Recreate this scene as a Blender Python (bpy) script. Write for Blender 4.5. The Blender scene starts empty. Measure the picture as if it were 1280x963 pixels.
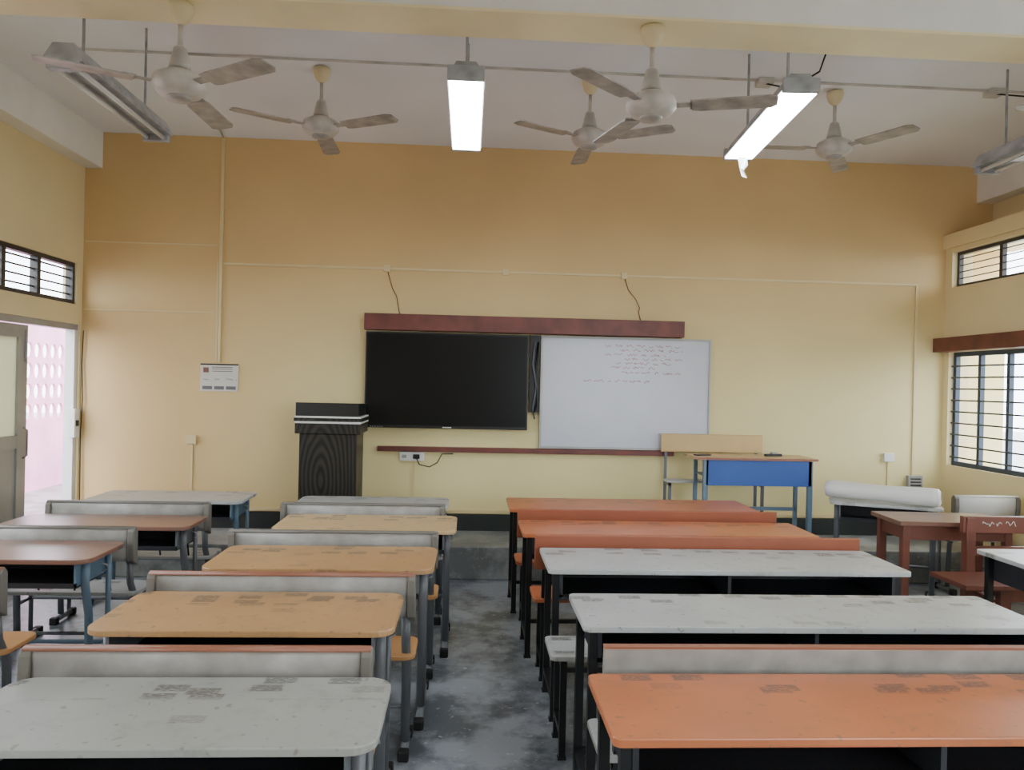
import bpy, bmesh, math, random
from mathutils import Matrix, Vector
random.seed(7)
scene=bpy.context.scene
COL=bpy.context.collection
def srgb(r,g,b):
    f=lambda c:(c/12.92 if c<=0.04045 else ((c+0.055)/1.055)**2.4)
    return (f(r/255),f(g/255),f(b/255),1)
# ---------------------------------------------------------------- materials
def mat(name,col,rough=0.5,metal=0.0,var=0.08,scale=3.0,bump=0.0,wear=False,coat=0.0,spec=0.5,detail=2,var2=None):
    m=bpy.data.materials.new(name); m.use_nodes=True
    nt=m.node_tree; N=nt.nodes; L=nt.links; p=N["Principled BSDF"]
    p.inputs["Roughness"].default_value=rough; p.inputs["Metallic"].default_value=metal
    p.inputs["Coat Weight"].default_value=coat; p.inputs["Specular IOR Level"].default_value=spec
    tc=N.new("ShaderNodeTexCoord")
    no=N.new("ShaderNodeTexNoise"); no.inputs["Scale"].default_value=scale; no.inputs["Detail"].default_value=detail
    L.new(tc.outputs["Object"],no.inputs["Vector"])
    mx=N.new("ShaderNodeMix"); mx.data_type='RGBA'
    mr=N.new("ShaderNodeMapRange"); mr.inputs["From Min"].default_value=0.3; mr.inputs["From Max"].default_value=0.7
    L.new(no.outputs["Fac"],mr.inputs["Value"]); L.new(mr.outputs["Result"],mx.inputs["Factor"])
    c=col
    lo=var2 if var2 else tuple(max(0,v*(1-var*1.6)) for v in c[:3])+(1,)
    hi=tuple(min(1,v*(1+var)) for v in c[:3])+(1,)
    mx.inputs["A"].default_value=lo; mx.inputs["B"].default_value=hi
    out=mx.outputs["Result"]
    if wear:
        def math_(op,a,b):
            n=N.new("ShaderNodeMath"); n.operation=op
            for i,v in ((0,a),(1,b)):
                if isinstance(v,(int,float)): n.inputs[i].default_value=v
                else: L.new(v,n.inputs[i])
            return n.outputs[0]
        def rng(v,a,b,t=1.0):
            n=N.new("ShaderNodeMapRange"); n.inputs["From Min"].default_value=a; n.inputs["From Max"].default_value=b; n.inputs["To Max"].default_value=t; L.new(v,n.inputs["Value"]); return n.outputs["Result"]
        oi=N.new("ShaderNodeObjectInfo")
        off=N.new("ShaderNodeVectorMath"); off.operation='SCALE'; off.inputs["Scale"].default_value=3.7; L.new(oi.outputs["Location"],off.inputs[0])
        mp=N.new("ShaderNodeMapping"); mp.inputs["Scale"].default_value=(6.5,13,0.01); L.new(tc.outputs["Object"],mp.inputs["Vector"]); L.new(off.outputs[0],mp.inputs["Location"])
        vo=N.new("ShaderNodeTexVoronoi"); vo.distance='CHEBYCHEV'; vo.voronoi_dimensions='2D'; vo.inputs["Scale"].default_value=1.0; vo.inputs["Randomness"].default_value=0.9; L.new(mp.outputs["Vector"],vo.inputs["Vector"])
        sc=N.new("ShaderNodeSeparateColor"); L.new(vo.outputs["Color"],sc.inputs["Color"])
        patch=math_('MULTIPLY',rng(vo.outputs["Distance"],0.32,0.27),rng(sc.outputs["Red"],0.38,0.42))
        m4=N.new("ShaderNodeMapping"); m4.inputs["Scale"].default_value=(1,3.0,1); L.new(tc.outputs["Object"],m4.inputs["Vector"])
        n2=N.new("ShaderNodeTexNoise"); n2.inputs["Scale"].default_value=80; n2.inputs["Detail"].default_value=2; L.new(m4.outputs["Vector"],n2.inputs["Vector"])
        sx=N.new("ShaderNodeSeparateXYZ"); L.new(tc.outputs["Object"],sx.inputs["Vector"])
        far=math_('MAXIMUM',rng(sx.outputs["Y"],0.05,0.08),math_('MULTIPLY',rng(sc.outputs["Green"],0.86,0.88),0.5))
        d=math_('MULTIPLY',math_('MULTIPLY',patch,rng(n2.outputs["Fac"],0.34,0.50)),math_('MULTIPLY',far,0.72))
        m2=N.new("ShaderNodeMix"); m2.data_type='RGBA'; L.new(d,m2.inputs["Factor"]); L.new(out,m2.inputs["A"]); m2.inputs["B"].default_value=srgb(72,68,64)
        n4=N.new("ShaderNodeTexNoise"); n4.inputs["Scale"].default_value=38; n4.inputs["Detail"].default_value=1; L.new(tc.outputs["Object"],n4.inputs["Vector"])
        n5=N.new("ShaderNodeTexNoise"); n5.inputs["Scale"].default_value=7; n5.inputs["Detail"].default_value=5; n5.inputs["Roughness"].default_value=0.75; L.new(tc.outputs["Object"],n5.inputs["Vector"])
        r4=math_('MAXIMUM',rng(n4.outputs["Fac"],0.69,0.75,0.5),rng(n5.outputs["Fac"],0.54,0.72,0.38))
        m3=N.new("ShaderNodeMix"); m3.data_type='RGBA'; L.new(r4,m3.inputs["Factor"]); L.new(m2.outputs["Result"],m3.inputs["A"]); m3.inputs["B"].default_value=srgb(100,90,82)
        out=m3.outputs["Result"]
    L.new(out,p.inputs["Base Color"])
    return m
def emis(name,col,s):
    m=bpy.data.materials.new(name); m.use_nodes=True
    p=m.node_tree.nodes["Principled BSDF"]; p.inputs["Base Color"].default_value=col
    p.inputs["Emission Color"].default_value=col; p.inputs["Emission Strength"].default_value=s
    return m
M={}
def wallfront():
    m=bpy.data.materials.new("wall_paint_yellow"); m.use_nodes=True
    nt=m.node_tree; N=nt.nodes; L=nt.links; p=N["Principled BSDF"]; p.inputs["Roughness"].default_value=0.6
    tc=N.new("ShaderNodeTexCoord"); no=N.new("ShaderNodeTexNoise"); no.inputs["Scale"].default_value=0.8; no.inputs["Detail"].default_value=3
    L.new(tc.outputs["Object"],no.inputs["Vector"]); s=N.new("ShaderNodeSeparateXYZ"); L.new(tc.outputs["Object"],s.inputs["Vector"])
    # smooth blend: paler yellow on the middle/lower part, ochre above and at the left
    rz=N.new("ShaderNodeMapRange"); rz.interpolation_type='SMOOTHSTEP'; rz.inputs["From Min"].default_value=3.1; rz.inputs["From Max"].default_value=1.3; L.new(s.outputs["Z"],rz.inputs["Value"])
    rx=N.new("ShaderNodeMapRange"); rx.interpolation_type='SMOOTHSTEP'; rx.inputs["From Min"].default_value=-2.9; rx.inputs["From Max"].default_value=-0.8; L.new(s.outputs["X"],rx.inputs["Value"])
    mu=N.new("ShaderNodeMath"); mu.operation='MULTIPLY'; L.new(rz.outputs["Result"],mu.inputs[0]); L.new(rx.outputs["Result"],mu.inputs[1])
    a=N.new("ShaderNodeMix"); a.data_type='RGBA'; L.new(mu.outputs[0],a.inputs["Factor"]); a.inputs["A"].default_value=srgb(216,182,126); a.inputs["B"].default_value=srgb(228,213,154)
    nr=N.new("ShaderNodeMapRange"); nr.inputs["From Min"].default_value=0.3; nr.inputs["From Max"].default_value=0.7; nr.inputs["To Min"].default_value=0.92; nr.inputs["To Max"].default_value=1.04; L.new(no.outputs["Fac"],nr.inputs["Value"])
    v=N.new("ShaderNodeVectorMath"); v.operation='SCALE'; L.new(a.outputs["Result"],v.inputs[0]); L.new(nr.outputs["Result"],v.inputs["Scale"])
    L.new(v.outputs[0],p.inputs["Base Color"]); return m
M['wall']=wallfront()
M['wallside']=mat("wall_paint_cream",srgb(230,211,162),0.62,var=0.04,scale=0.9)
M['ceil']=mat("ceiling_whitewash",srgb(238,238,242),0.75,var=0.04,scale=0.8)
M['beamcream']=mat("beam_cream_paint",srgb(246,232,188),0.6,var=0.04)
M['beamwhite']=mat("beam_white_paint",srgb(238,236,230),0.6,var=0.04)
M['trunk']=mat("pvc_trunking_cream",srgb(222,202,152),0.5,var=0.04)
M['pipe']=mat("ceiling_pipe_paint",srgb(196,192,184),0.6,var=0.2,scale=6)
M['skirt']=mat("skirting_dark_paint",srgb(42,48,46),0.5)
M['maroon']=mat("maroon_painted_wood",srgb(108,54,46),0.45,var=0.2,scale=6)
M['black']=mat("black_steel",srgb(24,25,28),0.4,metal=0.2)
M['tray']=mat("dark_tray_steel",srgb(38,40,46),0.5)
M['greysteel']=mat("grey_steel",srgb(104,108,114),0.4,metal=0.1)
M['bluesteel']=mat("blue_grey_steel",srgb(100,124,144),0.4)
M['rubber']=mat("black_rubber",srgb(18,18,18),0.7)
M['orange']=mat("orange_laminate",srgb(186,110,70),0.33,var=0.10,wear=True,scale=2.5)
M['orange_s']=mat("orange_laminate_seat",srgb(190,112,74),0.35)
M['brownback']=mat("brown_back_board",srgb(150,84,58),0.4)
M['tan']=mat("tan_laminate",srgb(182,142,96),0.38,var=0.08,wear=True,scale=2.5)
M['tan2']=mat("light_tan_laminate",srgb(202,172,126),0.38,var=0.06,wear=True,scale=2.5)
M['tan_s']=mat("tan_seat",srgb(196,146,94),0.4)
M['grey']=mat("grey_laminate",srgb(158,160,154),0.36,var=0.08,wear=True,scale=2.5)
M['grey2']=mat("pale_grey_laminate",srgb(176,178,176),0.36,var=0.07,wear=True,scale=2.5)
M['greyback']=mat("grey_plastic_back",srgb(154,150,144),0.4,var=0.16,scale=9,detail=5)
M['greycap']=mat("grey_plastic_cap",srgb(108,104,96),0.5)
M['edge']=mat("orange_brown_edging",srgb(146,94,72),0.4)
M['brown']=mat("brown_laminate",srgb(128,92,78),0.3,var=0.1,wear=True)
M['redbrown']=mat("red_brown_wood",srgb(116,68,54),0.4,var=0.15,scale=5)
M['alu']=mat("aluminium_frame",srgb(160,160,156),0.4,metal=0.2)
M['white']=mat("white_plastic",srgb(222,221,216),0.4,var=0.03)
M['whiteboard']=mat("whiteboard_surface",srgb(190,193,202),0.25,var=0.02)
M['screen']=mat("tv_screen_glass",srgb(12,13,15),0.3,var=0.02,spec=0.2)
M['tvbezel']=mat("tv_bezel",srgb(10,10,11),0.35)
M['blue']=mat("blue_painted_panel",srgb(42,84,160),0.4)
M['ply']=mat("plywood_back",srgb(204,170,114),0.4)
M['winsteel']=mat("window_steel_blue",srgb(48,62,80),0.5)
M['windark']=mat("window_frame_dark",srgb(58,54,52),0.5)
M['pink']=mat("pink_painted_wall",srgb(222,146,180),0.7)
M['fan']=mat("fan_enamel_dirty",srgb(192,185,176),0.45,var=0.18,scale=9)
M['blade']=mat("fan_blade_metal",srgb(162,156,150),0.4,metal=0.1,var=0.25,scale=9)
M['creamm']=mat("fan_canopy_cream",srgb(222,205,162),0.5)
M['fixture']=mat("fixture_housing",srgb(158,160,162),0.45,var=0.2,scale=10)
M['tubeoff']=mat("unlit_tube",srgb(220,218,212),0.3)
M['tubeon']=emis("lit_tube_diffuser",(0.88,0.94,1,1),30.0)
M['ink']=mat("red_marker_ink",srgb(166,84,90),0.6)
M['ink2']=mat("printed_grey_ink",srgb(110,108,108),0.6)
M['paper']=mat("calendar_paper",srgb(214,210,200),0.6,var=0.03)
M['outground']=mat("outside_ground",srgb(190,192,188),0.9)
m=mat("lectern_black_veneer",srgb(24,22,20),0.42,spec=0.35); nt=m.node_tree
w=nt.nodes.new("ShaderNodeTexWave"); w.wave_type='RINGS'; w.rings_direction='Y'; w.inputs["Scale"].default_value=6; w.inputs["Distortion"].default_value=6; w.inputs["Detail"].default_value=2; w.inputs["Detail Scale"].default_value=0.6
mp=nt.nodes.new("ShaderNodeMapping"); mp.inputs["Location"].default_value=(0.1,0,-0.25); mp.inputs["Scale"].default_value=(1.6,0.2,0.5); tc=nt.nodes.new("ShaderNodeTexCoord")
nt.links.new(tc.outputs["Object"],mp.inputs["Vector"]); nt.links.new(mp.outputs["Vector"],w.inputs["Vector"])
cr=nt.nodes.new("ShaderNodeMix"); cr.data_type='RGBA'; cr.inputs["A"].default_value=srgb(9,9,9); cr.inputs["B"].default_value=srgb(50,44,36)
nt.links.new(w.outputs["Fac"],cr.inputs["Factor"]); nt.links.new(cr.outputs["Result"],nt.nodes["Principled BSDF"].inputs["Base Color"]); M['lectern']=m
def floor_mat(name,c1,c2,c3):
    m=bpy.data.materials.new(name); m.use_nodes=True; nt=m.node_tree; N=nt.nodes; L=nt.links; p=N["Principled BSDF"]
    tc=N.new("ShaderNodeTexCoord"); a=N.new("ShaderNodeTexNoise"); a.inputs["Scale"].default_value=2.3; a.inputs["Detail"].default_value=7; a.inputs["Roughness"].default_value=0.68
    b=N.new("ShaderNodeTexNoise"); b.inputs["Scale"].default_value=30; b.inputs["Detail"].default_value=3
    L.new(tc.outputs["Object"],a.inputs["Vector"]); L.new(tc.outputs["Object"],b.inputs["Vector"])
    r=N.new("ShaderNodeValToRGB"); r.color_ramp.elements[0].position=0.42; r.color_ramp.elements[0].color=c1
    r.color_ramp.elements[1].position=0.56; r.color_ramp.elements[1].color=c2
    L.new(a.outputs["Fac"],r.inputs["Fac"])
    r2=N.new("ShaderNodeMapRange"); r2.inputs["From Min"].default_value=0.64; r2.inputs["From Max"].default_value=0.70; r2.inputs["To Max"].default_value=0.6; L.new(b.outputs["Fac"],r2.inputs["Value"])
    mx=N.new("ShaderNodeMix"); mx.data_type='RGBA'; L.new(r2.outputs["Result"],mx.inputs["Factor"]); L.new(r.outputs["Color"],mx.inputs["A"]); mx.inputs["B"].default_value=c3
    L.new(mx.outputs["Result"],p.inputs["Base Color"])
    rr=N.new("ShaderNodeMapRange"); rr.inputs["To Min"].default_value=0.25; rr.inputs["To Max"].default_value=0.55; L.new(a.outputs["Fac"],rr.inputs["Value"]); L.new(rr.outputs["Result"],p.inputs["Roughness"])
    return m
M['floor']=floor_mat("concrete_floor",srgb(82,88,95),srgb(142,148,155),srgb(175,178,180))
M['dais']=floor_mat("concrete_dais",srgb(112,115,116),srgb(150,154,152),srgb(175,176,172))
m=bpy.data.materials.new("frosted_door_glass"); m.use_nodes=True; nt=m.node_tree
t=nt.nodes.new("ShaderNodeBsdfTranslucent"); t.inputs["Color"].default_value=srgb(215,215,190)
g=nt.nodes["Principled BSDF"]; g.inputs["Base Color"].default_value=srgb(190,190,165); g.inputs["Roughness"].default_value=0.3
ms=nt.nodes.new("ShaderNodeMixShader"); nt.links.new(t.outputs[0],ms.inputs[1]); nt.links.new(g.outputs[0],ms.inputs[2]); ms.inputs[0].default_value=0.5
nt.links.new(ms.outputs[0],nt.nodes["Material Output"].inputs["Surface"]); M['frost']=m

# ---------------------------------------------------------------- mesh builder
class Bd:
    def __init__(s): s.bm=bmesh.new(); s.m=[]
    def mi(s,k):
        if k not in s.m: s.m.append(k)
        return s.m.index(k)
    def poly(s,vs,faces,k,smooth=False,bev=0,seg=2,mtx=None):
        i=s.mi(k)
        V=[s.bm.verts.new((mtx@Vector(v)) if mtx else v) for v in vs]
        F=[]
        for f in faces:
            fc=s.bm.faces.new([V[a] for a in f]); fc.material_index=i; fc.smooth=smooth; F.append(fc)
        bmesh.ops.recalc_face_normals(s.bm,faces=F)
        if bev>0:
            E=list({e for f in F for e in f.edges})
            bmesh.ops.bevel(s.bm,geom=E,offset=bev,segments=seg,affect='EDGES',profile=0.5,material=-1)
        return F
    def box(s,x0,x1,y0,y1,z0,z1,k,bev=0,mtx=None):
        vs=[(x0,y0,z0),(x1,y0,z0),(x1,y1,z0),(x0,y1,z0),(x0,y0,z1),(x1,y0,z1),(x1,y1,z1),(x0,y1,z1)]
        s.poly(vs,[(0,3,2,1),(4,5,6,7),(0,1,5,4),(1,2,6,5),(2,3,7,6),(3,0,4,7)],k,bev=bev,mtx=mtx)
    def prism(s,pts,axis,a,b,k,bev=0,smooth=False,mtx=None):
        n=len(pts); vs=[]
        for t in (a,b):
            for p in pts:
                vs.append({'x':(t,p[0],p[1]),'y':(p[0],t,p[1]),'z':(p[0],p[1],t)}[axis])
        fs=[tuple(range(n)),tuple(range(2*n-1,n-1,-1))]+[(i,(i+1)%n,n+(i+1)%n,n+i) for i in range(n)]
        F=s.poly(vs,fs,k,mtx=mtx)
        if smooth:
            for f in F[2:]: f.smooth=True
        if bev>0:
            E=[e for e in {e for f in F[:2] for e in f.edges}]
            bmesh.ops.bevel(s.bm,geom=E,offset=bev,segments=2,affect='EDGES',profile=0.5,material=-1)
    def slab(s,x0,x1,y0,y1,z0,z1,k,r=0.03,bev=0.004,mtx=None):
        pts=[]
        for cx,cy,a0 in ((x1-r,y1-r,0),(x0+r,y1-r,90),(x0+r,y0+r,180),(x1-r,y0+r,270)):
            for j in range(7):
                a=math.radians(a0+15*j); pts.append((cx+r*math.cos(a),cy+r*math.sin(a)))
        s.prism(pts,'z',z0,z1,k,bev=bev,mtx=mtx)
    def lathe(s,prof,k,cx=0,cy=0,n=24):
        vs=[];fs=[]
        for r,z in prof:
            for j in range(n):
                a=2*math.pi*j/n; vs.append((cx+max(r,1e-4)*math.cos(a),cy+max(r,1e-4)*math.sin(a),z))
        for i in range(len(prof)-1):
            for j in range(n):
                fs.append((i*n+j,i*n+(j+1)%n,(i+1)*n+(j+1)%n,(i+1)*n+j))
        fs.append(tuple(range(n))); fs.append(tuple((len(prof)-1)*n+j for j in range(n)))
        F=s.poly(vs,fs,k,smooth=True)
    def tube(s,pts,r,k,n=8,sx=1.0):
        pts=[Vector(p) for p in pts]; vs=[];fs=[]
        for i,p in enumerate(pts):
            d=(pts[min(i+1,len(pts)-1)]-pts[max(i-1,0)]).normalized()
            up=Vector((0,0,1)) if abs(d.z)<0.9 else Vector((0,1,0))
            u=d.cross(up).normalized(); v=u.cross(d).normalized()
            for j in range(n):
                a=2*math.pi*j/n; vs.append(tuple(p+u*(r*sx*math.cos(a))+v*(r*math.sin(a))))
        for i in range(len(pts)-1):
            for j in range(n): fs.append((i*n+j,i*n+(j+1)%n,(i+1)*n+(j+1)%n,(i+1)*n+j))
        fs.append(tuple(range(n))); fs.append(tuple((len(pts)-1)*n+j for j in range(n)))
        F=s.poly(vs,fs,k)
        for f in F[:-2]: f.smooth=True
    def done(s,name,loc=(0,0,0),rz=0.0,rot=None):
        me=bpy.data.meshes.new(name); s.bm.to_mesh(me); s.bm.free()
        for k in s.m: me.materials.append(M[k])
        o=bpy.data.objects.new(name,me); COL.objects.link(o); o.location=loc; o.rotation_euler=rot if rot else (0,0,rz)
        return o

# ---------------------------------------------------------------- room shell
FY=7.0; LX=-3.42; RX=4.47; CZ=3.76; BY=-1.9; T=0.2; TL=0.12
def cells(b,axis,a0,a1,u0,u1,z0,z1,holes,k):
    us=sorted({u0,u1,*[h[0] for h in holes],*[h[1] for h in holes]}); zs=sorted({z0,z1,*[h[2] for h in holes],*[h[3] for h in holes]})
    for i in range(len(us)-1):
        for j in range(len(zs)-1):
            cu=(us[i]+us[i+1])/2; cz=(zs[j]+zs[j+1])/2
            if any(h[0]<cu<h[1] and h[2]<cz<h[3] for h in holes): continue
            if axis=='x': b.box(a0,a1,us[i],us[i+1],zs[j],zs[j+1],k)
            else: b.box(us[i],us[i+1],a0,a1,zs[j],zs[j+1],k)
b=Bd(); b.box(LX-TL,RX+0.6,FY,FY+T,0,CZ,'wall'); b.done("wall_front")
b=Bd(); b.box(LX-TL,RX+0.65,BY,FY+T,-0.1,0,'floor'); b.done("floor")
b=Bd(); b.box(LX-TL,RX+0.65,BY-T,FY+T,CZ,CZ+0.15,'ceil'); b.done("ceiling")
b=Bd(); b.box(LX,RX,6.30,FY,0,0.27,'dais',bev=0.008); b.done("platform_dais")
LH=[(5.35,6.97,0,2.05),(5.35,6.90,2.22,2.58),(2.6,4.6,0.95,2.58),(-1.2,1.0,0.95,2.58)]  # last two openings are out of view, added to let daylight in
b=Bd(); cells(b,'x',LX-TL,LX,BY,FY,0,CZ,LH,'wallside'); b.done("wall_left")
RH=[(5.1,6.92,0.95,2.0),(5.1,6.90,2.6,2.93),(2.2,4.4,0.95,2.0),(2.2,4.4,2.6,2.93),(-1.0,1.2,0.95,2.0),(-1.0,1.2,2.6,2.93)]  # first pair in view; the other openings are unseen, added for daylight
b=Bd(); cells(b,'x',RX,RX+T,BY,FY,0,2.97,RH,'wallside')
b.box(RX-0.03,RX+0.65,BY,FY,2.97,3.10,'wallside'); b.box(4.92,5.12,BY,FY,3.10,CZ,'wallside'); b.done("wall_right")
BH=[(1.7,4.2,0.95,2.9)]  # unseen opening behind the camera, placed and sized for daylight fill
b=Bd(); cells(b,'y',BY-T,BY,LX-TL,5.1,0,CZ,BH,'wallside'); b.done("wall_back")
b=Bd(); b.box(LX,-3.27,BY,FY,3.44,CZ,'beamwhite'); b.done("trim_1")
b=Bd(); b.box(4.76,4.92,BY,FY,3.42,CZ,'beamwhite'); b.done("trim_2")
b=Bd(); 
for y0,y1 in ((3.72,4.0),(0.2,0.46)):
    b.box(-3.27,4.76,y0,y1,3.43,CZ,'beamwhite'); b.box(-3.27,4.76,y0-0.005,y1+0.005,3.415,3.43,'beamcream')
b.done("ceiling_beam")
b=Bd(); b.box(LX,RX,FY-0.012,FY,0.27,0.42,'skirt'); b.done("baseboard_front")

# left window + door
b=Bd()
def frame(b,x0,x1,y0,y1,z0,z1,w,k):
    b.box(x0,x1,y0,y1,z0,z0+w,k); b.box(x0,x1,y0,y1,z1-w,z1,k); b.box(x0,x1,y0,y0+w,z0+w,z1-w,k); b.box(x0,x1,y1-w,y1,z0+w,z1-w,k)
frame(b,LX-0.08,LX-0.02,5.35,6.90,2.22,2.58,0.035,'windark')
for yy in (5.85,6.32): b.box(LX-0.08,LX-0.02,yy,yy+0.05,2.255,2.545,'windark')
for zz in (2.30,2.37,2.44,2.51): b.box(LX-0.06,LX-0.045,5.38,6.87,zz,zz+0.012,'windark')
b.done("window_1")
b=Bd()
x0,x1=LX-0.10,LX-0.02
b.box(x0,x1,5.35,6.97,2.0,2.05,'alu'); b.box(x0,x1,5.35,5.40,0,2.0,'alu'); b.box(x0,x1,6.92,6.97,0,2.0,'white')
xa,xb=LX-0.085,LX-0.035
b.box(xa,xb,5.40,5.50,0.01,1.99,'alu'); b.box(xa,xb,6.12,6.24,0.01,1.99,'alu',bev=0.004)
b.box(xa,xb,5.50,6.12,1.89,1.99,'alu'); b.box(xa,xb,5.50,6.12,1.03,1.13,'alu'); b.box(xa,xb,5.50,6.12,0.01,0.15,'alu')
b.box(xa+0.02,xb-0.02,5.50,6.12,1.13,1.89,'frost'); b.box(xa+0.015,xb-0.015,5.50,6.12,0.15,1.03,'alu')
b.tube([(xb+0.01,6.18,0.95),(xb+0.04,6.18,0.97),(xb+0.04,6.18,1.17),(xb+0.01,6.18,1.19)],0.008,'alu')
b.tube([(xb+0.005,6.2,1.95),(xb+0.005,6.2,1.7)],0.007,'alu')
b.box(LX-0.05,LX+0.015,6.88,6.965,1.06,1.31,'white',bev=0.004); b.box(LX+0.015,LX+0.02,6.90,6.945,1.16,1.21,'black')
b.done("door_1")
b=Bd(); b.tube([(LX+0.03,6.97,2.0),(LX+0.02,6.975,1.7),(LX+0.035,6.97,1.4),(LX+0.02,6.975,1.1),(LX+0.03,6.97,0.3)],0.004,'rubber',n=5); b.done("hanging_cable")

def rwin(i,y0,y1):
    b=Bd(); xa,xb=RX+0.05,RX+0.09
    frame(b,xa,xb,y0,y1,0.95,2.0,0.04,'winsteel')
    n=max(2,round((y1-y0)/0.36)); 
    for j in range(1,n): yy=y0+(y1-y0)*j/n; b.box(xa,xb,yy-0.018,yy+0.018,0.99,1.96,'winsteel')
    z=1.03
    while z<1.95:
        b.tube([(xa-0.02,y0+0.01,z),(xa-0.02,y1-0.01,z)],0.008,'winsteel',n=6); z+=0.105
    b.done("window_%d"%i)
    b=Bd(); frame(b,xa,xb,y0,y1-0.02,2.6,2.93,0.03,'windark')
    for j in range(1,3): yy=y0+(y1-y0)*j/3; b.box(xa,xb,yy-0.02,yy+0.02,2.63,2.90,'windark')
    for zz in (2.68,2.74,2.80,2.86): b.box(xa+0.01,xa+0.02,y0+0.02,y1-0.04,zz,zz+0.008,'winsteel')
    b.done("window_%d"%(i+1))
rwin(2,5.1,6.92); rwin(4,2.2,4.4); rwin(6,-1.0,1.2)  # only the first call is in view; the others are added for daylight
b=Bd(); b.box(RX-0.11,RX,4.95,6.995,2.0,2.13,'maroon',bev=0.004); b.done("trim_3")
def lwin(i,y0,y1):
    b=Bd(); frame(b,LX-0.09,LX-0.04,y0,y1,0.95,2.58,0.04,'windark')
    for yy in (y0+(y1-y0)/3,y0+(y1-y0)*2/3): b.box(LX-0.09,LX-0.04,yy-.02,yy+.02,0.99,2.54,'windark')
    b.done("window_%d"%i)
lwin(8,2.6,4.6); lwin(9,-1.2,1.0)  # both unseen, frames for the openings added for daylight

# outside left corridor with pierced pink screen wall
b=Bd(); b.box(-6.2,LX-TL,-2,16,-0.1,0,'dais'); b.done("corridor_floor")
b=Bd(); JX=-5.9
b.box(JX-0.1,JX,6.0,16,0,0.94,'pink'); b.box(JX-0.1,JX,6.0,16,2.06,2.6,'pink')
b.box(JX-0.1,JX,6.0,8.0,0.94,2.06,'pink'); b.box(JX-0.1,JX,-2,6.0,0,0.94,'pink')
for px in (12.6,): b.box(JX-0.1,JX+.05,px,px+.3,0.94,2.06,'pink')
cw,ch=0.20,0.28
y=8.0
while y<16:
    for r in range(4):
        z=0.94+r*ch
        n=16; vs=[];fs=[]
        for dx in (0,-0.04):
            for j in range(n):
                a=2*math.pi*j/n; ca,sa=math.cos(a),math.sin(a); mxx=max(abs(ca),abs(sa))
                vs.append((JX+dx,y+cw/2+ca/mxx*cw/2,z+ch/2+sa/mxx*ch/2))
            for j in range(n):
                a=2*math.pi*j/n; vs.append((JX+dx,y+cw/2+math.cos(a)*cw*0.41,z+ch/2+math.sin(a)*ch*0.40))
        for j in range(n):
            k=(j+1)%n
            fs.append((j,k,n+k,n+j)); fs.append((2*n+j,2*n+k,3*n+k,3*n+j)); fs.append((n+j,n+k,3*n+k,3*n+j))
        b.poly(vs,fs,'pink')
    y+=cw
b.done("corridor_screen_wall")
b=Bd(); b.box(-30,-6.3,-20,40,-0.5,-0.4,'outground'); b.box(5.3,40,-20,40,-0.5,-0.4,'outground'); b.box(-30,40,-30,BY-0.4,-0.5,-0.4,'outground'); b.done("outside_ground")

# ---------------------------------------------------------------- front wall fittings
b=Bd(); b.box(-0.93,1.95,6.86,7.0,2.07,2.215,'maroon',bev=0.004); b.done("wooden_board_shelf")
b=Bd(); b.box(-0.80,1.90,6.94,7.0,0.985,1.030,'maroon',bev=0.004); b.done("chalk_ledge")
b=Bd(); b.box(-0.915,0.54,6.88,6.94,1.20,2.055,'tvbezel',bev=0.006); b.box(-0.90,0.525,6.876,6.882,1.225,2.04,'screen')
b.box(-0.22,-0.14,6.874,6.878,1.208,1.216,'white'); b.box(-0.6,0.3,6.94,6.998,1.4,1.9,'black')
for i in range(6): b.box(-0.86+i*0.02,-0.85+i*0.02,6.876,6.88,1.207,1.213,'alu')
b.done("flat_screen_television")
b=Bd(); b.box(0.56,0.645,6.965,6.998,1.36,2.06,'black')
b.tube([(0.60,6.95,2.0),(0.58,6.94,1.8),(0.62,6.94,1.6),(0.59,6.95,1.4),(0.61,6.96,1.30)],0.008,'greysteel')
b.tube([(0.63,6.95,2.0),(0.61,6.94,1.7),(0.635,6.94,1.45),(0.60,6.95,1.36)],0.008,'black'); b.done("cable_board")
b=Bd(); b.box(0.655,2.225,6.955,6.998,1.035,2.06,'whiteboard')
b.box(0.655,2.225,6.945,6.96,1.035,1.055,'alu'); b.box(0.655,2.225,6.945,6.96,2.04,2.06,'alu'); b.box(0.655,0.672,6.945,6.96,1.055,2.04,'alu'); b.box(2.208,2.225,6.945,6.96,1.055,2.04,'alu')
def scribble(b,x0,x1,z,h,k,yy):
    x=x0
    while x<x1:
        wl=random.uniform(0.03,0.09); xe=min(x1,x+wl); px,pz=x,z
        while px<xe:
            nx=px+random.uniform(0.004,0.012); nz=z+random.uniform(-h,h); 
            d=Vector((nx-px,0,nz-pz)).normalized(); o=Vector((-d.z,0,d.x))*0.0020
            vs=[(px-o.x,yy,pz-o.z),(px+o.x,yy,pz+o.z),(nx+o.x,yy,nz+o.z),(nx-o.x,yy,nz-o.z)]
            b.poly(vs,[(0,1,2,3)],k); px,pz=nx,nz
        x=xe+random.uniform(0.015,0.05)
for i,(a,c,z) in enumerate([(1.24,1.95,1.985),(1.38,1.97,1.945),(1.24,1.80,1.905),(1.42,1.95,1.865),(1.35,1.9,1.825),(1.3,1.7,1.785),(1.05,1.3,1.66),(1.34,1.66,1.66),(1.40,1.95,1.74)]): scribble(b,a,c,z,0.013,'ink',6.9535)
b.done("whiteboard")
b=Bd(); b.box(-2.38,-2.05,6.985,6.998,1.49,1.735,'paper',bev=0.001)
b.box(-2.38,-2.05,6.982,6.986,1.722,1.735,'black')
b.box(-2.355,-2.31,6.982,6.986,1.655,1.70,'redbrown')
for zz in (1.70,1.685,1.665): b.box(-2.28,-2.10,6.983,6.986,zz,zz+0.006,'ink2')
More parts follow.
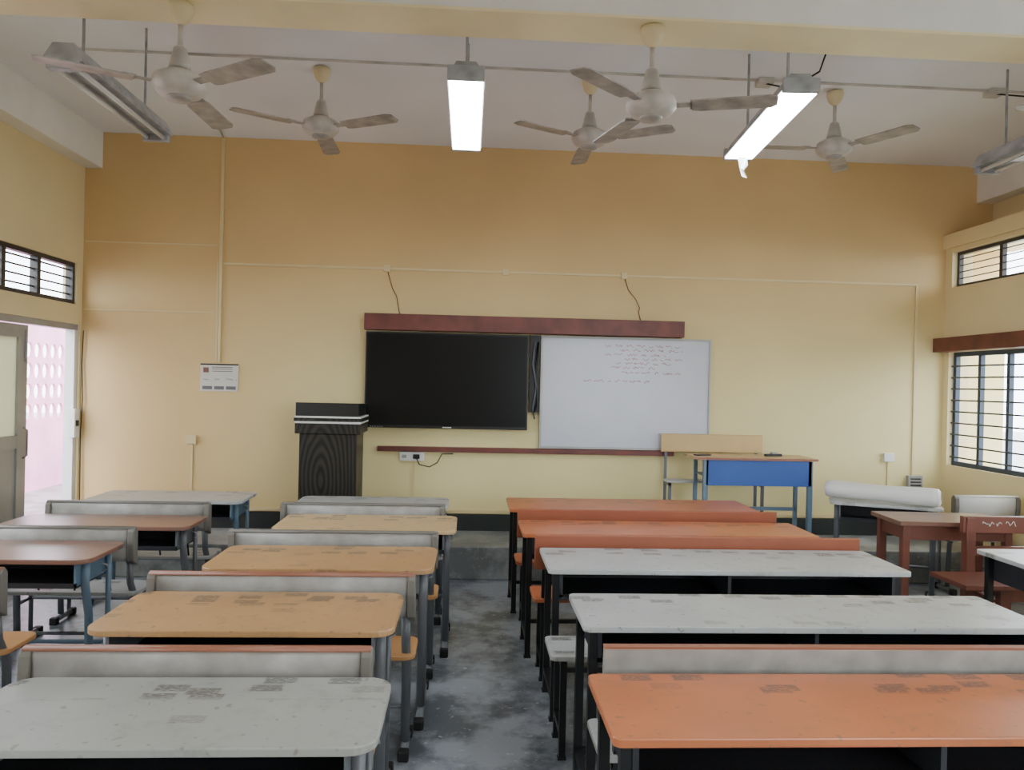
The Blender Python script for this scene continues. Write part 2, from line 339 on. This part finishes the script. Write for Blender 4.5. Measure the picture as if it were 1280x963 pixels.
for r in range(2):
    for c in range(3):
        xx=-2.36+c*0.103; zz=1.505+r*0.07
        b.box(xx,xx+0.085,6.983,6.986,zz,zz+0.03,'ink2') if r==0 else scribble(b,xx,xx+0.085,zz+0.02,0.008,'ink2',6.984)
b.done("hanging_calendar")
b=Bd()
b.box(-2.20,4.20,6.985,6.999,2.62,2.64,'trunk'); b.box(-2.235,-2.21,6.98,6.999,1.75,3.755,'trunk'); b.box(-2.255,-2.24,6.985,6.999,1.75,2.65,'trunk')
b.box(4.18,4.20,6.985,6.999,0.84,2.62,'trunk'); b.box(-3.40,-2.26,6.99,6.999,2.785,2.797,'trunk'); b.box(-3.40,-2.26,6.99,6.999,2.185,2.195,'trunk')
b.box(-3.40,4.45,6.98,6.999,0.43,0.455,'trunk'); b.box(-0.48,-0.465,6.99,6.999,0.455,0.90,'trunk'); b.box(-2.45,-2.435,6.99,6.999,0.455,1.02,'trunk'); b.box(3.945,3.96,6.99,6.999,0.455,0.97,'trunk')
for xx in (-0.75,0.32,1.41): b.box(xx-.03,xx+.03,6.975,6.999,2.60,2.66,'trunk',bev=0.004)
b.done("trim_4")
b=Bd(); b.box(-2.49,-2.40,6.965,6.999,1.015,1.095,'trunk',bev=0.004); b.done("junction_box")
b=Bd(); b.box(3.90,4.0,6.965,6.999,0.965,1.045,'white',bev=0.004); b.done("junction_box")
b=Bd(); b.box(4.13,4.27,6.955,6.999,0.72,0.84,'alu',bev=0.004); 
for i in range(3): b.box(4.15,4.25,6.95,6.956,0.745+i*.03,0.755+i*.03,'black')
b.done("power_socket_box")
b=Bd(); b.box(-0.60,-0.38,6.965,6.999,0.90,0.98,'white',bev=0.004)
b.box(-0.58,-0.54,6.96,6.966,0.925,0.955,'alu'); b.box(-0.48,-0.42,6.945,6.966,0.92,0.96,'black',bev=0.004)
b.tube([(-0.45,6.95,0.93),(-0.42,6.94,0.87),(-0.33,6.94,0.85),(-0.26,6.94,0.89),(-0.22,6.93,0.97),(-0.12,6.93,0.972)],0.005,'rubber',n=6); b.done("switchboard")
b=Bd(); b.tube([(-0.75,6.985,2.62),(-0.70,6.985,2.45),(-0.66,6.985,2.38),(-0.63,6.98,2.22)],0.004,'redbrown',n=5)
b.tube([(1.41,6.985,2.62),(1.45,6.985,2.5),(1.52,6.985,2.42),(1.56,6.985,2.34),(1.55,6.985,2.30),(1.57,6.98,2.22)],0.004,'redbrown',n=5); b.done("loose_cable")

# lectern
b=Bd(); b.box(-0.245,0.225,-0.20,0.20,0,0.90,'lectern',bev=0.006)
b.box(-0.275,0.255,-0.24,0.24,0.90,0.985,'lectern',bev=0.004)
b.box(-0.275,0.26,-0.25,0.24,0.985,1.003,'white',bev=0.003); b.box(-0.28,0.265,-0.255,0.245,1.003,1.030,'lectern'); b.box(-0.275,0.26,-0.25,0.24,1.030,1.045,'white',bev=0.003)
b.prism([(-0.24,1.045),(0.24,1.045),(0.24,1.14),(-0.24,1.155)],'x',-0.27,0.24,'tvbezel')
b.done("lectern",(-1.13,6.60,0.27))

# ceiling conduit
b=Bd(); b.box(-2.6,4.5,5.20,5.212,3.745,3.759,'pipe')
b.tube([(-2.0,5.2,3.75),(-2.1,6.2,3.751),(-2.22,6.97,3.75)],0.008,'pipe',n=6); b.box(3.6,3.7,5.16,5.26,3.72,3.759,'pipe'); b.box(1.95,2.05,5.16,5.26,3.72,3.759,'pipe')
b.tube([(2.0,5.2,3.73),(2.1,5.0,3.62),(2.2,4.8,3.66),(2.2,4.7,3.755)],0.006,'rubber',n=6)
b.tube([(3.65,5.2,3.73),(3.75,5.0,3.64),(3.85,4.75,3.66),(3.85,4.6,3.755)],0.006,'rubber',n=6)
b.done("ceiling_conduit")

# ---------------------------------------------------------------- fans
def fan(x,y,ztop,zc,ang):
    b=Bd(); h=ztop-zc-0.001
    b.lathe([(0.02,h),(0.055,h-0.005),(0.060,h-0.03),(0.045,h-0.075),(0.022,h-0.10),(0.012,h-0.105)],'creamm')
    b.tube([(0,0,h-0.1),(0,0,0.09)],0.012,'fan',n=12)
    b.lathe([(0.013,0.20),(0.03,0.185),(0.05,0.10),(0.052,0.085),(0.03,0.08)],'fan')
    b.lathe([(0.03,0.085),(0.07,0.07),(0.115,0.045),(0.125,0.02),(0.125,-0.005),(0.10,-0.035),(0.06,-0.05),(0.02,-0.055)],'fan',n=32)
    b.lathe([(0.06,-0.045),(0.055,-0.062),(0.02,-0.068),(0.004,-0.068)],'blade')
    for i in range(3):
        R=Matrix.Rotation(math.radians(ang+120*i),4,'Z')@Matrix.Rotation(math.radians(-7),4,'X')
        b.box(0.10,0.24,-0.022,0.022,0.004,0.010,'blade',mtx=R)
        b.box(0.19,0.25,-0.045,0.045,0.004,0.010,'blade',mtx=R)
        pts=[(0.20,-0.05),(0.24,-0.058),(0.56,-0.068),(0.60,-0.05),(0.605,0.03),(0.58,0.055),(0.24,0.055),(0.20,0.045)]
        b.prism(pts,'z',-0.002,0.004,'blade',mtx=R)
    b.done("ceiling_fan",(x,y,zc))
fan(-1.42,3.79,3.415,3.01,208); fan(0.88,3.79,3.415,3.01,222+3); fan(3.18,3.79,3.415,3.01,205)
fan(-1.05,5.35,3.76,3.34,213); fan(0.81,5.35,3.76,3.34,210); fan(2.57,5.35,3.76,3.34,180)

# ---------------------------------------------------------------- tube lights
def fixture(x,y,on,rz=0,torn=False):
    b=Bd(); L=0.58
    b.prism([(-0.05,0.09),(0.05,0.09),(0.095,0.02),(0.095,0.0),(-0.095,0.0),(-0.095,0.02)],'y',-L,L,'fixture')
    if on:
        b.box(-0.088,0.088,-L+0.01,L-0.01,-0.012,0.0,'tubeon')
        for s in (-1,1): b.box(-0.095,0.095,min(s*L,s*(L+0.03)),max(s*L,s*(L+0.03)),-0.014,0.060,'fixture',bev=0.006)
    else:
        for dx in (-0.05,0.05): b.tube([(dx,-L+0.04,-0.02),(dx,L-0.04,-0.02)],0.013,'tubeoff',n=10)
        for s in (-1,1): b.box(-0.08,0.08,s*(L-0.02)-0.02,s*(L-0.02)+0.02,-0.04,0.0,'fixture')
    for yy in (-0.38,0.38): b.tube([(0,yy,0.08),(0,yy,3.759-3.16)],0.008,'fixture',n=8); 
    if torn:
        b.poly([(-0.02,L-.05,-0.01),(0.04,L-.05,-0.01),(0.055,L-.03,-0.06),(0.02,L-.06,-0.10),(0.05,L-.04,-0.15),(0.01,L-.05,-0.14),(0.0,L-.03,-0.08)],[(0,1,2,3,4,5,6)],'white')
    b.done("tube_light_fixture",(x,y,3.16),rz)
fixture(-2.03,4.49,False); fixture(-0.045,4.49,True); fixture(1.72,4.45,True,math.radians(-4.5),True); fixture(3.5,4.49,False)
fixture(-0.045,1.3,True); fixture(1.72,1.3,True)  # unseen second row of lit tubes, added to brighten the room

# ---------------------------------------------------------------- furniture
def desk3(x0,x1,y0,y1,top,name="school_desk",leg='black'):
    b=Bd(); W=(x1-x0)/2; D=(y1-y0)/2; q=0.016
    b.slab(-W,W,-D,D,0.720,0.745,top,r=0.025)
    b.box(-W+.06,W-.06,-D+.05,D-.03,0.585,0.597,'tray'); b.box(-W+.06,W-.06,D-.045,D-.03,0.597,0.72,'tray')
    for xx in (-W+.06,-0.008,W-.076): b.box(xx,xx+.016,-D+.05,D-.045,0.597,0.72,'tray')
    b.box(-W+.06,W-.06,-D+.05,-D+.062,0.597,0.612,leg)
    for xx in (-W+.045,0.0,W-.045):
        for yy in (-D+.07,D-.06):
            b.box(xx-q,xx+q,yy-q,yy+q,0.012,0.72 if xx else .585,leg)
            b.box(xx-.02,xx+.02,yy-.02,yy+.02,0,0.012,'rubber')
        b.box(xx-q,xx+q,-D+.07,D-.06,0.10,0.13,leg)
    b.box(-W+.045,W-.045,D-.07,D-.05,0.10,0.125,leg)
    return b.done(name,((x0+x1)/2,(y0+y1)/2,0))
def bench3(x0,x1,yb,seat,back=None,topedge=None):
    b=Bd(); W=(x1-x0)/2; q=0.014
    b.slab(-W,W,0.03,0.31,0.43,0.452,seat,r=0.03)
    for xx in (-W+.06,0,W-.06):
        for yy in (0.06,0.27):
            b.box(xx-q,xx+q,yy-q,yy+q,0.01,0.43,'black'); b.box(xx-.018,xx+.018,yy-.018,yy+.018,0,0.01,'rubber')
        b.box(xx-q,xx+q,0.06,0.27,0.10,0.13,'black'); b.box(xx-q,xx+q,0.06,0.27,0.40,0.43,'black')
        if back: b.prism([(0.05,0.40),(0.078,0.40),(0.04,0.78),(0.015,0.78)],'x',xx-q,xx+q,'black')
    if back:
        R=Matrix.Rotation(math.radians(4),4,'X')
        b.box(-W,W,-0.008,0.012,-0.10,0.09,back,bev=0.005,mtx=Matrix.Translation((0,0.012,0.715))@R)
        if topedge: b.box(-W,W,-0.010,0.014,0.088,0.096,topedge,mtx=Matrix.Translation((0,0.012,0.715))@R)
    return b.done("classroom_bench",((x0+x1)/2,yb,0))
def desk2(x0,x1,y0,y1,top,leg='greysteel',name="school_desk",rz=0):
    b=Bd(); W=(x1-x0)/2; D=(y1-y0)/2
    b.slab(-W,W,-D,D,0.722,0.745,top,r=0.07)
    b.box(-W+.07,W-.07,-D+.04,D-.05,0.600,0.608,'tray'); b.box(-W+.07,W-.07,D-.06,D-.05,0.608,0.722,'tray')
    for xx in (-W+.07,W-.08): b.box(xx,xx+.01,-D+.04,D-.06,0.608,0.722,leg)
    b.box(-W+.07,W-.07,-D+.04,-D+.05,0.608,0.625,'tray')
    for s in (-1,1):
        xx=s*(W-.055)
        b.tube([(xx,-D+.10,0.72),(xx,-D+.10,0.60),(xx,-D+.14,0.45),(xx,-D+.16,0.05)],0.015,leg,n=10,sx=1.4)
        b.tube([(xx,D-.10,0.72),(xx,D-.10,0.05)],0.013,leg,n=10)
        b.tube([(xx,-D+.02,0.028),(xx,D-.02,0.028)],0.018,leg,n=10)
        for yy in (-D+.02,D-.02): b.box(xx-.024,xx+.024,yy-.025,yy+.025,0,0.048,'rubber',bev=0.008)
        b.tube([(xx,-D+.16,0.25),(xx,D-.10,0.25)],0.011,leg)
    b.tube([(-W+.055,D-.10,0.25),(W-.055,D-.10,0.25)],0.011,leg)
    xx=W-.03; b.tube([(xx-.02,0.02,0.68),(xx+.012,0.02,0.67),(xx+.014,0.02,0.645),(xx-.01,0.02,0.64)],0.004,'alu',n=6)
    return b.done(name,((x0+x1)/2,(y0+y1)/2,0),rz)
def bench2(x0,x1,yb,seat,back='greyback',leg='greysteel',edge='edge',rz=0,name="classroom_bench",z=0):
    b=Bd(); W=(x1-x0)/2
    b.slab(-W+.02,W-.0,0.04,0.31,0.432,0.452,seat,r=0.05)
    prof=[(0.030,0.62),(0.012,0.65),(0.004,0.72),(0.006,0.785),(0.020,0.805),(0.036,0.80),(0.040,0.72),(0.042,0.62)]
    b.prism(prof,'x',-W+.03,W-.03,back,smooth=True)
    b.prism([(0.006,0.799),(0.014,0.808),(0.032,0.810),(0.040,0.801),(0.034,0.796),(0.012,0.795)],'x',-W+.005,W-.005,edge,smooth=True)
    cap=[(0.048,0.60),(0.0,0.63),(-0.008,0.72),(-0.004,0.785),(0.014,0.806),(0.036,0.806),(0.054,0.785),(0.056,0.60)]
    for s in (-1,1):
        xa=s*W; xb=s*(W-.034); b.prism(cap,'x',min(xa,xb),max(xa,xb),'greycap',bev=0.006)
        xx=s*(W-.04)
        b.tube([(xx,0.045,0.62),(xx,0.06,0.50),(xx,0.12,0.40),(xx,0.14,0.05)],0.014,leg,n=10,sx=1.4)
        b.tube([(xx,0.10,0.425),(xx,0.28,0.425)],0.012,leg); b.tube([(xx,0.26,0.425),(xx,0.24,0.05)],0.013,leg)
        b.tube([(xx,0.06,0.028),(xx,0.28,0.028)],0.018,leg,n=10)
        for yy in (0.06,0.28): b.box(xx-.024,xx+.024,yy-.022,yy+.022,0,0.048,'rubber',bev=0.008)
    b.tube([(-W+.04,0.14,0.2),(W-.04,0.14,0.2)],0.010,leg)
    for i in range(5):
        xx=-W+.15+i*(2*W-.3)/4; b.tube([(xx,0.034,0.60),(xx,0.08,0.44)],0.006,'black',n=6)
    return b.done(name,((x0+x1)/2,yb,z),rz)
desk3(0.38,2.14,1.88,2.31,'orange'); desk3(0.44,2.22,2.76,3.20,'grey2'); desk3(0.40,2.18,3.61,4.09,'grey2'); desk3(0.34,2.12,4.46,4.92,'orange'); desk3(0.31,2.10,5.34,5.87,'orange')
bench3(0.44,2.20,2.36,'grey2','greyback','edge'); bench3(0.38,2.14,3.24,'grey2'); bench3(0.38,2.18,4.12,'orange_s','brownback'); bench3(0.34,2.06,4.97,'orange_s','brownback')
desk2(-1.27,-0.20,1.84,2.28,'grey'); desk2(-1.30,-0.24,2.69,3.19,'tan'); desk2(-1.21,-0.14,3.57,4.08,'tan'); desk2(-1.13,-0.05,4.51,5.03,'tan2'); desk2(-1.20,-0.12,5.40,5.82,'grey2')
bench2(-1.30,-0.27,2.33,'tan_s'); bench2(-1.30,-0.20,3.23,'tan_s'); bench2(-1.25,-0.14,4.14,'tan_s',edge='greycap'); bench2(-1.20,-0.13,5.07,'grey2',edge='greycap')
desk2(-2.66,-1.58,5.49,5.98,'grey2','bluesteel'); desk2(-2.68,-1.60,4.53,4.93,'brown'); desk2(-2.84,-1.76,3.70,4.14,'brown','bluesteel'); desk2(-3.02,-1.98,2.75,3.2,'tan')
bench2(-2.66,-1.64,5.03,'grey2',edge='greycap'); bench2(-2.80,-1.75,4.18,'grey2',edge='greycap'); bench2(-2.95,-1.90,3.27,'tan_s')
desk3(2.88,4.1,3.72,4.18,'grey2')
def table(x0,x1,y0,y1,top,leg,rz=0,name="wooden_table",h=0.745):
    b=Bd(); W=(x1-x0)/2; D=(y1-y0)/2
    b.slab(-W,W,-D,D,h-.03,h,top,r=0.01)
    b.box(-W+.05,W-.05,-D+.04,-D+.06,h-.13,h-.03,leg); b.box(-W+.05,W-.05,D-.06,D-.04,h-.13,h-.03,leg)
    for s in (-1,1):
        b.box(s*(W-.06)-.01,s*(W-.06)+.01,-D+.06,D-.06,h-.13,h-.03,leg)
        for t in (-1,1): b.box(s*(W-.06)-.025,s*(W-.06)+.025,t*(D-.055)-.025,t*(D-.055)+.025,0,h-.03,leg,bev=0.003)
        b.box(s*(W-.06)-.015,s*(W-.06)+.015,-D+.06,D-.06,0.15,0.19,leg)
    b.box(-W+.06,W-.06,-D+.035,-D+.075,0.15,0.19,leg)
    return b.done(name,((x0+x1)/2,(y0+y1)/2,0),rz)
table(2.95,3.77,5.01,5.44,'brown','redbrown',math.radians(-3))
b=Bd()
for xx in (-0.5,0.5):
    b.box(xx-.03,xx+.03,-0.03,0.03,0,0.80,'redbrown',bev=0.003); b.box(xx-.03,xx+.03,-0.36,-0.31,0,0.42,'redbrown',bev=0.003); b.box(xx-.02,xx+.02,-0.31,-0.03,0.36,0.42,'redbrown')
    b.box(xx-.02,xx+.02,-0.31,-0.03,0.12,0.16,'redbrown')
b.box(-0.55,0.55,-0.02,0.02,0.70,0.81,'redbrown',bev=0.004); b.box(-0.47,0.47,-0.015,0.015,0.55,0.61,'redbrown')
b.box(-0.78,0.55,-0.40,-0.035,0.42,0.45,'redbrown',bev=0.004); b.box(-0.47,0.47,-0.35,-0.33,0.34,0.42,'redbrown')
scribble(b,-0.42,-0.2,0.765,0.02,'white',-0.0225)
b.done("wooden_bench",(3.83,4.90,0))
# pale desk with a roll of white sheet lying on it
desk2(2.90,3.70,5.72,6.04,'grey2','greysteel',rz=math.radians(-24))
b=Bd()
prof=[(0.004,-0.42),(0.040,-0.42),(0.062,-0.41),(0.070,-0.35),(0.064,0.0),(0.072,0.35),(0.066,0.40),(0.045,0.415),(0.044,0.38),(0.01,0.38)]
vs=[];fs=[];n=24
for r,xx in prof:
    for j in range(n):
        a=2*math.pi*j/n; rr=r*(1+0.03*math.sin(3*a+xx*6)); vs.append((xx,rr*math.cos(a),0.072+rr*math.sin(a)))
for i in range(len(prof)-1):
    for j in range(n): fs.append((i*n+j,i*n+(j+1)%n,(i+1)*n+(j+1)%n,(i+1)*n+j))
fs.append(tuple(range(n))); fs.append(tuple((len(prof)-1)*n+j for j in range(n)))
b.poly(vs,fs,'white',smooth=True)
b.done("rolled_white_sheet",(3.28,5.89,0.746),math.radians(-38))
bench2(3.88,4.42,0,'grey2','white','greysteel','white',name="classroom_chair").location=(4.15,5.88,0)
# teacher desk + bench on dais
b=Bd(); W=0.52
b.slab(-W,W,-0.18,0.18,0.745,0.768,'tan2',r=0.02); b.box(-W-.005,W+.005,-0.185,-0.179,0.748,0.766,'edge')
b.box(-W+.09,W-.04,-0.165,-0.15,0.53,0.745,'blue',bev=0.003)
b.box(-W+.09,W-.04,-0.15,0.15,0.60,0.61,'greysteel')
for xx in (-W+.09,W-.05):
    b.box(xx-.018,xx+.018,-0.165,-0.125,0.0,0.745,'bluesteel'); b.box(xx-.015,xx+.015,0.12,0.15,0,0.745,'bluesteel'); b.box(xx-.015,xx+.015,-0.15,0.14,0.08,0.11,'bluesteel')
b.box(-W+.09,W-.05,0.12,0.14,0.28,0.31,'bluesteel')
b.done("teacher_desk",(2.44,6.50,0.27))
b=Bd()
b.box(-0.47,0.47,0.0,0.02,0.76,0.925,'ply',bev=0.008); b.slab(-0.45,0.45,-0.16,0.0,0.50,0.52,'grey2',r=0.03)
for xx in (-0.42,0.42):
    b.box(xx-.012,xx+.012,0.02,0.04,0,0.88,'greysteel'); b.box(xx-.012,xx+.012,-0.15,-0.13,0,0.50,'greysteel'); b.box(xx-.012,xx+.012,-0.15,0.03,0.47,0.50,'greysteel'); b.box(xx-.012,xx+.012,-0.15,0.03,0.05,0.08,'greysteel')
b.done("teacher_bench",(2.23,6.87,0.27))
b=Bd(); b.slab(-0.08,0.08,-0.02,0.02,0,0.02,'black',r=0.01,bev=0.003); b.box(-0.02,0.03,-0.018,0.018,0.02,0.035,'alu',bev=0.003); b.done("board_duster",(2.66,6.53,1.038),0.2)
b=Bd(); b.slab(-0.07,0.07,-0.035,0.035,0,0.01,'black',r=0.01,bev=0.002); b.done("mobile_phone",(2.02,6.48,1.038),0.3)

# ---------------------------------------------------------------- world, camera
w=bpy.data.worlds.new("overcast_sky"); scene.world=w; w.use_nodes=True
bg=w.node_tree.nodes["Background"]; bg.inputs[0].default_value=(0.84,0.92,1.0,1); bg.inputs[1].default_value=10.5
H=1.62
R=Matrix.Rotation(math.radians(-3.28),4,'Z')@Matrix.Rotation(math.radians(90-0.13),4,'X')@Matrix.Rotation(math.radians(1.3),4,'Z')
cam=bpy.data.cameras.new("camera"); co=bpy.data.objects.new("camera",cam); COL.objects.link(co)
cam.lens=27; cam.sensor_width=36; cam.clip_start=0.05; co.matrix_world=Matrix.Translation((0,0,H))@R
scene.camera=co
